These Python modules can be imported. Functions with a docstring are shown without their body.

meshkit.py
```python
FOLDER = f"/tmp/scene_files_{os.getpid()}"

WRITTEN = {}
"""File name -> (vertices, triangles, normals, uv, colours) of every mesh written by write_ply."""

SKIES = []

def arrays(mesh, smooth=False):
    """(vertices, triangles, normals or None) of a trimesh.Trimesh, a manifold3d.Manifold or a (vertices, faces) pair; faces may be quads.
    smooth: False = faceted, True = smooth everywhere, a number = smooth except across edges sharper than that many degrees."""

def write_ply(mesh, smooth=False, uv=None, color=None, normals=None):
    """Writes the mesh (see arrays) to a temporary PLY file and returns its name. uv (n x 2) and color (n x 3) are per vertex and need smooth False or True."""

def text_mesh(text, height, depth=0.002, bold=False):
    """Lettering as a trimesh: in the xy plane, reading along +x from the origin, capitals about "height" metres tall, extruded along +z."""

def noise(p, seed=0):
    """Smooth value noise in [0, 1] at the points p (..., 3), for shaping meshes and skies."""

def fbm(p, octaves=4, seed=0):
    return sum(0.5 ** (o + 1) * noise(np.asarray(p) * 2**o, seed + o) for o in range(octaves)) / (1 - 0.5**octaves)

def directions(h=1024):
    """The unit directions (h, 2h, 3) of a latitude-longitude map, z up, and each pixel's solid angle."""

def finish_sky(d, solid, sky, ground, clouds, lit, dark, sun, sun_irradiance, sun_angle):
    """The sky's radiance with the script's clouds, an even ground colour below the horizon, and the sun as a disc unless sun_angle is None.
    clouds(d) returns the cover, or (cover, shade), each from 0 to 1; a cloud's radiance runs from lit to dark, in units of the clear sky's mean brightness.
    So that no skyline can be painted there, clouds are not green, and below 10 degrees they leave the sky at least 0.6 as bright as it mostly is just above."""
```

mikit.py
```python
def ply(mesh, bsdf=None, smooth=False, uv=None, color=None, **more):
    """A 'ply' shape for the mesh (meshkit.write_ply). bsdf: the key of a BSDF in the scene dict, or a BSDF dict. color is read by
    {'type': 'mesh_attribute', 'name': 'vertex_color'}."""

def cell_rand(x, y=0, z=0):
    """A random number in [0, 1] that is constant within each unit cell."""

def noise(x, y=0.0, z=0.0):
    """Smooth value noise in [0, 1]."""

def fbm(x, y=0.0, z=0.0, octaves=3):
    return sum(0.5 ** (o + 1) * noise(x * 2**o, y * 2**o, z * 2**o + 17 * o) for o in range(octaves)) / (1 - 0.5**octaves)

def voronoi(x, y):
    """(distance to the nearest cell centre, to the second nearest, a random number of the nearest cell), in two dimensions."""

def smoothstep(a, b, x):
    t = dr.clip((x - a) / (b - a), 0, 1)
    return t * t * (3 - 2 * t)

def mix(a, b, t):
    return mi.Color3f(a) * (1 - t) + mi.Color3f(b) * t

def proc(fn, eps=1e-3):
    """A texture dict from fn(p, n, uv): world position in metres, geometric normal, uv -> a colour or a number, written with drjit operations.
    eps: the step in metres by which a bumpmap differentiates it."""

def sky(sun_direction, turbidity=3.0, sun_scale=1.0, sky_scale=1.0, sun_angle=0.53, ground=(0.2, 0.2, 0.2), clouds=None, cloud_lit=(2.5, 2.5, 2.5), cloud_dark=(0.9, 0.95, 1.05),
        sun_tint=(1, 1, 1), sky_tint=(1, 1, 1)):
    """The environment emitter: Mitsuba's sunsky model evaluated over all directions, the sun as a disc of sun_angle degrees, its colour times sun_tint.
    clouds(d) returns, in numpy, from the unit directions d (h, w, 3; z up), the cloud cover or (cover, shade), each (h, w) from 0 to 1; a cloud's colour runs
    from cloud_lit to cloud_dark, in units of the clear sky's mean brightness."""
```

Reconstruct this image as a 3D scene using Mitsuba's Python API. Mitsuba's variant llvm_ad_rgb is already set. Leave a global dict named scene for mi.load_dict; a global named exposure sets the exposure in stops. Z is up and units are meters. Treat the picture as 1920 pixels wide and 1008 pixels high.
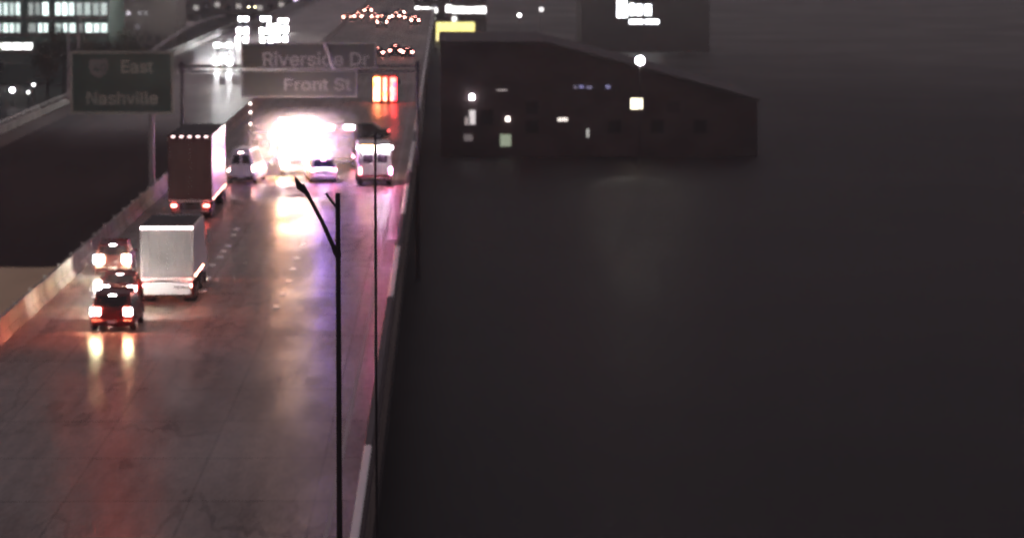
import math, random
import numpy as np, trimesh, mitsuba as mi, drjit as dr
import mikit, meshkit
from mikit import proc, noise, fbm, smoothstep, mix, cell_rand
from shapely.geometry import Polygon
T4 = mi.ScalarTransform4f
rng = random.Random(7)
scene, labels = {}, {}

# ------------------------------------------------------------------ camera, sky, air
F, CAMH = 6400.0, 18.0                       # focal length in pixels of a 1920 wide picture, height above the deck
PITCH, YAW = math.radians(5.595), math.radians(1.123)
FWD = np.array([math.sin(YAW) * math.cos(PITCH), math.cos(YAW) * math.cos(PITCH), -math.sin(PITCH)])
RIGHT = np.array([math.cos(YAW), -math.sin(YAW), 0.0])
UP = np.cross(RIGHT, FWD)
EYE = np.array([0, 0, CAMH])
scene['camera'] = {
    'type': 'thinlens', 'fov': 2 * math.degrees(math.atan(960 / F)), 'fov_axis': 'x',
    'to_world': T4().look_at(origin=EYE.tolist(), target=(EYE + FWD).tolist(), up=[0, 0, 1]),
    'aperture_radius': 0.020, 'focus_distance': 34.0, 'near_clip': 1.0, 'far_clip': 9000.0,
    'medium': {'type': 'ref', 'id': 'night_air'},
}
scene['sky'] = mikit.sky((0.3, 0.4, 0.5), turbidity=6, sun_scale=0.0, sky_scale=0.55, ground=(0.05, 0.05, 0.05),
                         clouds=lambda d: 1.0, cloud_lit=(1.12, 0.94, 1.06), cloud_dark=(1, 1, 1))
scene['sky']['sampling_weight'] = 30.0
exposure = 1.3
HAZE = 0.00024
scene['night_air'] = {'type': 'homogeneous', 'albedo': 0.95, 'sigma_t': HAZE}
scene['haze'] = {'type': 'cube', 'to_world': T4().translate([0, 900, 26]).scale([900, 1200, 37]),
                 'bsdf': {'type': 'null'}, 'interior': {'type': 'ref', 'id': 'night_air'}}
labels['haze'] = {'label': 'thin damp night air that glows around the lamps', 'kind': 'stuff'}


def at(u, v, z=0.0):
    d = FWD + RIGHT * (u - 960) / F - UP * (v - 504) / F
    t = (z - CAMH) / d[2]
    return EYE + d * t


def at_y(u, v, Y):
    """The point of the pixel's ray at the distance Y down the road."""
    d = FWD + RIGHT * (u - 960) / F - UP * (v - 504) / F
    return EYE + d * (Y / d[1])


# ------------------------------------------------------------------ materials
def mat(name, col, rough=0.6, metal=0.0, spec=0.5, **k):
    base = col if isinstance(col, dict) else {'type': 'rgb', 'value': list(col)}
    scene[name] = {'type': 'twosided', 'bsdf': {'type': 'principled', 'base_color': base, 'roughness': rough, 'metallic': metal, 'specular': spec, **k}}
    return name


def f_road(p, n, uv):
    big = fbm(p.x * 0.25, p.y * 0.05, 0.0, 4)
    grain = noise(p.x * 14, p.y * 2.2, 0.0) + noise(p.x * 5, p.y * 0.9, 4.0) - 1.0
    lane = dr.abs((p.x + 8.2) / 4.0 - dr.floor((p.x + 8.2) / 4.0) - 0.5)          # 0 in a lane's middle
    track = dr.exp(-dr.square((lane - 0.22) / 0.09))
    oil = dr.exp(-dr.square(lane / 0.07)) * (0.5 + noise(p.x, p.y * 0.12, 8.0))
    seam = smoothstep(0.14, 0.05, dr.abs(p.y / 9.0 - dr.floor(p.y / 9.0 + 0.5)) * 9.0)
    joint = smoothstep(0.07, 0.03, dr.abs(0.5 - lane) * 4.0)
    slab = cell_rand(dr.floor((p.x + 8.2) / 4.0), dr.floor(p.y / 9.0), 3.0) - 0.5
    patch = smoothstep(0.50, 0.75, fbm(p.x * 0.20 + 3.1, p.y * 0.030, 2.0, 3))
    crack = smoothstep(0.045, 0.015, dr.abs(fbm(p.x * 0.5, p.y * 0.10, 6.0, 4) - 0.5)) * smoothstep(0.4, 0.6, noise(p.x * 0.2, p.y * 0.03, 1.0))
    v = 0.78 + 0.5 * (big - 0.1) + 0.20 * grain + 0.16 * slab - 0.12 * track - 0.20 * oil - 0.35 * seam - 0.25 * joint - 0.14 * patch - 0.25 * crack
    return mi.Color3f(0.275, 0.228, 0.206) * dr.maximum(v, 0.15)


def f_road_rough(p, n, uv):
    return 0.29 + 0.09 * smoothstep(0.3, 0.7, fbm(p.x * 0.5, p.y * 0.12, 5.0, 4))


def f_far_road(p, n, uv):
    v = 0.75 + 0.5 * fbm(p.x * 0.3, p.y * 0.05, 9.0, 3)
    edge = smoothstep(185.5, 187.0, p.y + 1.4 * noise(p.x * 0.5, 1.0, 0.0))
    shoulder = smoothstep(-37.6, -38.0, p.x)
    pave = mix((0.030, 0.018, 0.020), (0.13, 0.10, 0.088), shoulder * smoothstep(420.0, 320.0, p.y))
    pave = mix(pave, (0.34, 0.295, 0.285), smoothstep(290.0, 420.0, p.y + 20.0 * noise(p.x * 0.1, p.y * 0.02, 3.0)) * smoothstep(-36.5, -32.5, p.x))  # pale far lanes: the hazy lamp glow is put into the colour
    return mix((0.56, 0.41, 0.275), pave, edge) * v  # near stretch: lit brown ground painted as a paler colour


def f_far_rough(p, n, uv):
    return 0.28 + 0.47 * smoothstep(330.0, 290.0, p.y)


def f_concrete(p, n, uv):
    v = 0.75 + 0.4 * fbm(p.x * 0.9, p.y * 0.5, p.z * 1.5, 3) - 0.25 * smoothstep(0.55, 0.8, noise(p.y * 1.3, p.z * 0.35, 4.0))
    return mi.Color3f(0.36, 0.31, 0.29) * v


def f_ground(p, n, uv):
    v = 0.6 + 0.8 * fbm(p.x * 0.05, p.y * 0.03, 1.0, 4)
    lot = smoothstep(520.0, 860.0, p.y + 120.0 * fbm(p.x * 0.02, p.y * 0.01, 4.0, 3)) * smoothstep(2.0, 10.0, p.x)
    return mix((0.012, 0.010, 0.012), (0.10, 0.095, 0.088), lot) * v


def f_facade(p, n, uv):
    v = 0.7 + 0.6 * fbm(p.x * 0.25, p.z * 0.4, p.y * 0.2, 3)
    return mi.Color3f(0.040, 0.029, 0.032) * v


def f_door(p, n, uv):
    return mi.Color3f(0.27, 0.27, 0.275) * (0.78 + 0.4 * fbm(p.x * 2.2, p.z * 0.9, 2.0, 3))


def f_sign(p, n, uv):
    return mi.Color3f(0.012, 0.047, 0.043) * (0.85 + 0.3 * fbm(p.x * 0.8, p.z * 0.8, 1.0, 3))


mat('m_road', proc(f_road), proc(f_road_rough), spec=0.032)
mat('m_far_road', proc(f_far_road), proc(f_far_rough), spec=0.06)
mat('m_concrete', proc(f_concrete), 0.75, spec=0.3)
mat('m_dark_concrete', (0.085, 0.068, 0.072), 0.7, spec=0.2)
mat('m_ground', proc(f_ground), 0.5, spec=0.06)
mat('m_facade', proc(f_facade), 0.8, spec=0.1)
mat('m_door', proc(f_door), 0.45, 0.2)
mat('m_sign_green', proc(f_sign), 0.45)
mat('m_sign_mid', (0.040, 0.042, 0.030), 0.5)
mat('m_letter', (0.36, 0.365, 0.33), 0.5)
mat('m_letter_mid', (0.22, 0.215, 0.185), 0.5)
mat('m_letter_dim', (0.17, 0.16, 0.17), 0.5)
mat('m_white_line', (0.34, 0.30, 0.30), 0.5)
mat('m_stud', (0.88, 0.85, 0.78), 0.30, spec=0.16)
mat('m_glint_metal', (0.88, 0.85, 0.85), 0.36, 0.65)
mat('m_rail_unlit', (0.05, 0.042, 0.048), 0.6)
mat('m_galv', (0.34, 0.32, 0.32), 0.45, 0.3)
mat('m_pale_steel', (0.66, 0.62, 0.60), 0.4)
mat('m_dark_steel', (0.028, 0.022, 0.026), 0.5, 0.2)
mat('m_white_paint', (0.74, 0.73, 0.73), 0.3, clearcoat=0.5)
mat('m_red_paint', (0.12, 0.014, 0.018), 0.35, clearcoat=0.5)
mat('m_dark_red', (0.090, 0.015, 0.020), 0.5)
mat('m_black_paint', (0.013, 0.011, 0.015), 0.3, clearcoat=0.5)
mat('m_grey_paint', (0.10, 0.095, 0.10), 0.35, clearcoat=0.5)
mat('m_roof', (0.030, 0.021, 0.023), 0.6)
mat('m_glass', (0.012, 0.013, 0.016), 0.08, spec=0.6)
mat('m_rubber', (0.012, 0.011, 0.012), 0.8, spec=0.2)
mat('m_rim', (0.35, 0.34, 0.34), 0.35, 0.7)
mat('m_plastic', (0.020, 0.018, 0.020), 0.5)
mat('m_red_lens', (0.25, 0.012, 0.012), 0.25)
mat('m_office', (0.055, 0.095, 0.085), 0.35)
mat('m_stone', (0.085, 0.072, 0.072), 0.7)
mat('m_lens', (0.6, 0.6, 0.6), 0.3)
mat('m_bark', (0.022, 0.017, 0.016), 0.85, spec=0.2)
mat('m_leaf', (0.022, 0.030, 0.016), 0.7, spec=0.2)


# ------------------------------------------------------------------ mesh helpers
def boxm(x0, x1, y0, y1, z0, z1, c=0.0):
    cx, cy, cz = (x0 + x1) / 2, (y0 + y1) / 2, (z0 + z1) / 2
    if c <= 0:
        return trimesh.creation.box(extents=[x1 - x0, y1 - y0, z1 - z0], transform=trimesh.transformations.translation_matrix([cx, cy, cz]))
    c = min(c, (x1 - x0) * 0.45, (y1 - y0) * 0.45, (z1 - z0) * 0.45)
    hx, hy, hz = (x1 - x0) / 2, (y1 - y0) / 2, (z1 - z0) / 2
    pts = []
    for a in (-1, 1):
        for b in (-1, 1):
            for d in (-1, 1):
                pts += [(cx + a * hx, cy + b * (hy - c), cz + d * (hz - c)), (cx + a * (hx - c), cy + b * hy, cz + d * (hz - c)), (cx + a * (hx - c), cy + b * (hy - c), cz + d * hz)]
    return trimesh.convex.convex_hull(np.array(pts))


def hull(pts):
    return trimesh.convex.convex_hull(np.asarray(pts, float))


def cat(ms):
    return trimesh.util.concatenate(ms)


def tube(p0, p1, r0, r1=None, n=10):
    r1 = r0 if r1 is None else r1
    p0, p1 = np.asarray(p0, float), np.asarray(p1, float)
    t = (p1 - p0) / np.linalg.norm(p1 - p0)
    a = np.cross(t, [0, 0, 1] if abs(t[2]) < 0.9 else [1, 0, 0]); a /= np.linalg.norm(a)
    b = np.cross(t, a)
    an = np.arange(n) * 2 * np.pi / n
    ring = np.cos(an)[:, None] * a + np.sin(an)[:, None] * b
    return hull(np.vstack([p0 + ring * r0, p1 + ring * r1]))


def path_tube(pts, radii, n=8):
    return cat([tube(pts[i], pts[i + 1], radii[i], radii[i + 1], n) for i in range(len(pts) - 1)])


def profile_loft(prof, stations):
    """A side profile (y, z) swept over x: stations are (x, inset) or (x, inset, function of z for x)."""
    P = np.asarray(prof, float)
    if Polygon(P).exterior.is_ccw is False:
        P = P[::-1]
    c = P.mean(0)
    n = len(P)
    rings = []
    for x, ins in stations:
        d = P - c
        q = c + d * (1 - ins / np.maximum(np.abs(d).max(0), 0.2))
        rings.append(np.column_stack([x(q[:, 1]) if callable(x) else np.full(n, x), q]))
    v = np.vstack(rings)
    f = []
    for k in range(len(rings) - 1):
        for i in range(n):
            j = (i + 1) % n
            a, b, d, e = k * n + i, k * n + j, (k + 1) * n + j, (k + 1) * n + i
            f += [(a, e, d), (a, d, b)]
    tri = trimesh.creation.triangulate_polygon(Polygon(P), engine='earcut')
    tv, tf = tri
    idx = [int(np.argmin(((P - q) ** 2).sum(1))) for q in tv]
    off = (len(rings) - 1) * n
    for t in tf:
        a, b, d = (idx[i] for i in t)
        f += [(a, d, b), (off + a, off + b, off + d)]
    m = trimesh.Trimesh(v, np.array(f), process=False)
    trimesh.repair.fix_normals(m)
    return m


def emit(rad, w=0.02):
    return {'type': 'area', 'radiance': {'type': 'rgb', 'value': [float(x) for x in rad]}, 'sampling_weight': float(w)}


def numbered(name):
    if name not in labels and name not in scene and name not in taken:
        return name
    k = 1
    while f'{name}_{k:03d}' in taken:
        k += 1
    return f'{name}_{k:03d}'


taken = set()


def put(key, mesh, bsdf, light=None, smooth=False):
    more = {'emitter': light} if light else {}
    scene[key] = mikit.ply(mesh, bsdf, smooth=smooth, **more)


class Thing:
    def __init__(self, name, label, cat_, group=None, loc=(0, 0, 0), yaw=0.0):
        self.key = numbered(name)
        taken.add(self.key)
        labels[self.key] = {'label': label, 'category': cat_}
        if group:
            labels[self.key]['group'] = group
        self.m = trimesh.transformations.translation_matrix(loc) @ trimesh.transformations.rotation_matrix(yaw, [0, 0, 1])

    def part(self, name, mesh, bsdf, light=None, smooth=False, under=None, label=None, kind=None):
        base = f'{under or self.key}__{name}'
        key = numbered(base)
        taken.add(key)
        m = mesh.copy()
        m.apply_transform(self.m)
        put(key, m, bsdf, light, smooth)
        if label or kind:
            labels[key] = {k: v for k, v in (('label', label), ('kind', kind)) if v}
        return key


def single(name, mesh, bsdf, label, cat_, group=None, light=None, smooth=False):
    key = numbered(name)
    taken.add(key)
    put(key, mesh, bsdf, light, smooth)
    labels[key] = {'label': label, 'category': cat_}
    if group:
        labels[key]['group'] = group
    return key


def struct(name, mesh, bsdf, smooth=False):
    taken.add(name)
    put(name, mesh, bsdf, None, smooth)
    labels[name] = {'kind': 'structure'}


def sheet(x0, x1, y0, y1, z):
    return trimesh.Trimesh([[x0, y0, z], [x1, y0, z], [x1, y1, z], [x0, y1, z]], [[0, 1, 2], [0, 2, 3]], process=False)


# ------------------------------------------------------------------ ground, deck, barriers
XR, XM, XL = -2.74, -19.9, -40.3
LOW = -8.0
struct('ground', sheet(-3000, 3000, -60, 6000, LOW), 'm_ground')
struct('highway', cat([boxm(XM, XR + 0.35, 20, 1250, -1.4, 0.0)]), 'm_road')
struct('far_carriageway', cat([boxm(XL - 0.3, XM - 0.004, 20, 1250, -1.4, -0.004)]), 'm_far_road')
t = Thing('edge_line', 'pale painted edge line along the right shoulder of the highway', 'road marking')
for k, (a, b) in enumerate(((60, 182), (184, 262), (264, 420))):
    t.part('stripe', sheet(-3.68, -3.54, a, b, 0.005), 'm_white_line')
t = Thing('bridge_side', 'dark concrete outer side of the raised highway on its piers', 'bridge side')
t.part('girder', boxm(XR + 0.10, XR + 0.33, 40, 1200, -2.6, -1.41), 'm_dark_steel')
for Y in range(90, 700, 30):
    t.part('pier', boxm(-12.5, -4.2, Y - 0.9, Y + 0.9, LOW, -1.42, 0.15), 'm_concrete')

JERSEY = [(-0.32, 0.0), (-0.32, 0.08), (-0.14, 0.34), (-0.09, 0.98), (-0.06, 1.02), (0.06, 1.02), (0.09, 0.98), (0.14, 0.34), (0.32, 0.08), (0.32, 0.0)]


def extrude_y(prof, y0, y1, x):
    m = trimesh.creation.extrude_polygon(Polygon(prof), y1 - y0, engine='earcut')
    v = m.vertices.copy()
    m.vertices = np.column_stack([v[:, 0] + x, y1 - v[:, 2], v[:, 1]])
    trimesh.repair.fix_normals(m)
    return m


t = Thing('median_barrier', 'pale concrete median barrier of cast segments beside the queue of red cars', 'barrier')
y = 70.0
while y < 520:
    n_ = 6.0 if y < 300 else 40.0
    seg = t.part('segment', extrude_y(JERSEY, y + 0.025, y + n_ - 0.025, XM + rng.uniform(-0.02, 0.02)), 'm_concrete')
    if y < 300:
        t.part('reflector', boxm(XM - 0.05, XM + 0.05, y + 2.9, y + 2.98, 1.03, 1.17, 0.01), 'm_stud', under=seg)
    y += n_
t.part('far_segment', extrude_y(JERSEY, 545, 1240, XM), 'm_concrete')

t = Thing('outer_barrier', 'pale rail topped barrier along the far left edge of the dark carriageway', 'barrier')
for a in range(100, 700, 60):
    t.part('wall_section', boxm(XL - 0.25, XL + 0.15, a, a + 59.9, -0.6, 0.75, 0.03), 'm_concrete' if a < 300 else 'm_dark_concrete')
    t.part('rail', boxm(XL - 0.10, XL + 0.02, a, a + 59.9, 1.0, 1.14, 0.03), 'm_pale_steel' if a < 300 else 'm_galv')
for a in range(250, 640, 6):
    t.part('post', boxm(XL - 0.09, XL + 0.01, a, a + 0.14, 0.76, 0.995), 'm_galv')

t = Thing('parapet', 'low bridge parapet with a rail of painted glints at the right edge of the highway', 'parapet')
for a in range(60, 1000, 47):
    t.part('wall_section', boxm(XR - 0.05, XR + 0.32, a, a + 46.95, 0.004, 0.62, 0.04), 'm_dark_concrete')
secs = [(60, 88, 0), (88, 113, 1), (113, 137, 0), (137, 160, 0), (160, 186, 1), (186, 208, 0), (208, 232, 1), (232, 246, 0), (246, 281, 1), (281, 296, 0), (296, 365, 1), (365, 430, 1), (430, 620, 1), (620, 1000, 1)]  # last value: painted pale where the rail glints, dark in between
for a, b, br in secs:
    q = t.part('rail', boxm(XR + 0.01, XR + 0.27, a + 0.05, b - 0.05, 0.86, 1.06, 0.04), 'm_glint_metal' if br else 'm_rail_unlit', label='pale length of the parapet rail painted as a glint' if br else 'dark length of the parapet rail between painted glints')
for a in range(62, 460, 4):
    t.part('post', boxm(XR + 0.09, XR + 0.19, a, a + 0.12, 0.622, 0.855), 'm_galv')

# road studs: pale raised markers that catch the headlamps
NTH = 'first second third fourth fifth sixth seventh eighth'.split()
left_px = [(443, 430), (438, 441), (427, 461), (419, 471), (412, 482), (398, 497), (388, 522), (380, 545)]
right_px = [(569, 459), (556, 484), (549, 504), (541, 527), (530, 551), (518, 575)]
for row, pts, lab in (('left', left_px, 'small pale road stud in the dotted line right of the lorries'), ('right', right_px, 'pale road stud in the line left of the dark lamp post')):
    for k, (u, v) in enumerate(sorted(pts, key=lambda q: -q[1])):
        p = at(u, v)
        m = hull([(p[0] + sx * (0.17 if z < .01 else 0.15), p[1] + sy * (0.60 if z < .01 else 0.54), z) for sx in (-1, 1) for sy in (-1, 1) for z in (0.0, 0.03)])
        single('road_stud', m, 'm_stud', f'{lab}, {NTH[k]} from the camera', 'road stud', f'road studs of the {row} lane line')
p = at(461, 494)
single('road_stud', hull([(p[0] + sx * .1, p[1] + sy * .1, z) for sx in (-1, 1) for sy in (-1, 1) for z in (0, .06)]), 'm_stud', 'lone pale road stud lying between the two dotted lane lines', 'road stud')

# ------------------------------------------------------------------ vehicles
SHAPES = {
    'sedan': dict(L=4.7, W=1.82, low=[(0.02, .35), (0, .75), (.08, .95), (.95, 1.0), (3.3, .98), (4.45, .78), (4.68, .6), (4.7, .35), (4.5, .22), (.2, .22)], top=[(.75, .96), (1.35, 1.42), (1.6, 1.45), (2.6, 1.45), (3.55, .96)], tz=.80, hz=.64),
    'suv': dict(L=4.8, W=1.95, low=[(0.02, .4), (0, .9), (.06, 1.08), (3.5, 1.08), (4.5, .98), (4.78, .8), (4.8, .4), (4.6, .25), (.2, .25)], top=[(.05, 1.05), (.32, 1.68), (.6, 1.76), (2.7, 1.76), (3.6, 1.05)], tz=.95, hz=.78),
    'van': dict(L=5.6, W=2.05, low=[(0.02, .4), (0, 1.15), (4.6, 1.15), (5.4, 1.0), (5.6, .75), (5.6, .4), (5.4, .28), (.2, .28)], top=[(.02, 1.12), (.08, 2.3), (.25, 2.5), (4.0, 2.5), (4.3, 2.35), (5.0, 1.12)], tz=1.15, hz=.8),
    'pickup': dict(L=5.6, W=2.0, low=[(0, .5), (0, 1.1), (.05, 1.15), (3.6, 1.15), (5.2, 1.05), (5.55, .85), (5.6, .5), (5.4, .32), (.2, .32)], top=[(1.75, 1.12), (1.95, 1.8), (2.2, 1.86), (3.2, 1.86), (3.95, 1.12)], tz=.95, hz=.82),
}


def slab(pts, off, th=0.012):
    """A thin pane from a convex loop of points, moved along its outward side."""
    P = np.asarray(pts, float)
    n = np.cross(P[1] - P[0], P[2] - P[0]); n /= np.linalg.norm(n)
    if np.dot(n, off) < 0:
        n = -n
    return hull(np.vstack([P + n * 0.002, P + n * (0.002 + th)]))


def lens(x0, x1, z0, z1, y, d, tilt=0.0):
    """A lamp's glass as one sheet facing d along y, leaning tilt metres back at its foot."""
    v = [(x0, y, z1), (x1, y, z1), (x1, y - d * tilt, z0), (x0, y - d * tilt, z0)]
    m = trimesh.Trimesh(v, [[0, 1, 2], [0, 2, 3]], process=False)
    if m.face_normals[0][1] * d < 0:
        m.invert()
    return m


def wheel(t, x, y, r=0.33, w=0.24):
    s = 1 if x > 0 else -1
    k = t.part('wheel', tube((x - s * w / 2, y, r), (x + s * w / 2, y, r), r, n=20), 'm_rubber')
    t.part('rim', tube((x + s * (w / 2 + .002), y, r), (x + s * (w / 2 + .02), y, r), r * .62, r * .5, 14), 'm_rim', under=k)


def car(name, label, kind, X, Y, yaw, paint, tail=None, head=None, group=None, cat_='car', wt=0.05, wh=0.05, big=0.0, brake=True):
    S = SHAPES[kind]; L, W = S['L'], S['W']
    c, s = math.cos(yaw), math.sin(yaw)
    t = Thing(name, label, cat_, group, (X, Y, 0), yaw)
    low, top = S['low'], S['top']
    hw = W / 2
    body = profile_loft(low, [(-hw, .10), (-hw + .05, .02), (-hw + .14, 0), (hw - .14, 0), (hw - .05, .02), (hw, .10)])
    zb = top[0][1]
    f = lambda z: hw - .07 - (z - zb) * .24
    green = profile_loft(top, [(lambda z: -f(z), .0), (lambda z: -f(z) + .06, -.02), (lambda z: f(z) - .06, -.02), (f, .0)])
    t.part('body', cat([body, green]), paint, smooth=35)
    # glass
    def quad(a, b, k0, k1, inset):
        a, b = np.array(a), np.array(b)
        p0, p1 = a + (b - a) * k0, a + (b - a) * k1
        return [(-f(p0[1]) + inset, *p0), (f(p0[1]) - inset, *p0), (f(p1[1]) - inset, *p1), (-f(p1[1]) + inset, *p1)]
    rear_ratio = (.14, .86)
    if kind == 'van':
        a, b = top[0], top[1]
        for sx in (-1, 1):
            q = quad(a, b, .30, .82, .18)
            q = [(x if x * sx > 0 else sx * .08, yy, z) for x, yy, z in q]
            t.part('rear_window', slab(q, np.array([0, -1, .2])).apply_translation([0, -.012, 0]), 'm_glass')
    else:
        t.part('rear_window', slab(quad(top[0], top[1], *rear_ratio, .12), np.array([0, -1, .4])).apply_translation([0, -.012, .012]), 'm_glass')
    t.part('windscreen', slab(quad(top[-1], top[-2], .12, .88, .1), np.array([0, 1, .4])).apply_translation([0, .012, .012]), 'm_glass')
    for sx in (-1, 1):
        P = np.array(top); cc = P.mean(0)
        q = cc + (P - cc) * np.array([.84, .74])
        t.part('side_window', slab([(sx * f(z), yy, z) for yy, z in q], np.array([sx, 0, 0])), 'm_glass')
        t.part('mirror', boxm(sx * (hw + .09) - .09, sx * (hw + .09) + .09, top[-1][0] - .25, top[-1][0] - .13, zb - .02, zb + .13, .03), paint)
        wheel(t, sx * (hw - .10), .85); wheel(t, sx * (hw - .10), L - .92)
        x0, x1 = sorted((sx * (hw - .40), sx * (hw - .05)))
        tz = S['tz']
        if kind in ('van', 'pickup'):
            x0, x1 = sorted((sx * (hw - .20), sx * (hw - .05)))
            t.part('tail_light', boxm(x0, x1, -.04, .03, tz - .22, tz + .14, .02), 'm_red_lens', emit(tail, wt) if tail else None)
        else:
            t.part('tail_light', boxm(x0 - big * .5, x1 + big * .5 * (sx < 0), -.04, .06, tz - .09 - big, tz + .09 + big * .6, .02), 'm_red_lens', emit(tail, wt) if tail else None)
        x0, x1 = sorted((sx * (hw - .48), sx * (hw - .10)))
        hz = S['hz']
        q = t.part('headlight', boxm(x0, x1, L - .10, L + .03, hz - .10, hz + .08, .03), 'm_lens')
        if head:
            t.part('lens', lens(x0 + .02, x1 - .02, hz - .08, hz + .06, L + .034, 1), 'm_lens', emit(head, wh), under=q)
    t.part('rear_bumper', boxm(-hw + .04, hw - .04, -.09, .05, .34, .56, .04), 'm_plastic' if kind in ('van', 'pickup') else paint)
    t.part('grille', boxm(-hw * .5, hw * .5, L - .03, L + .02, .40, .62, .02), 'm_plastic')
    t.part('number_plate', boxm(-.2, .2, -.105, -.092, .42, .54), 'm_white_paint')
    if tail and brake and kind != 'pickup':
        yy, zz = top[1]
        t.part('brake_light', boxm(-.16, .16, yy - .05, yy + .01, zz - .05, zz + .0, .01), 'm_red_lens', emit(tail, wt * .3))
    if kind == 'pickup':
        t.part('bed', boxm(-hw + .12, hw - .12, .12, 1.65, 1.10, 1.156), 'm_plastic')
    return t


def border(x0, x1, z0, z1, y, w=0.12, d=0.012):
    return cat([boxm(x0, x1, y - d, y, z1 - w, z1), boxm(x0, x1, y - d, y, z0, z0 + w), boxm(x0, x0 + w, y - d, y, z0 + w, z1 - w), boxm(x1 - w, x1, y - d, y, z0 + w, z1 - w)])



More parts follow.
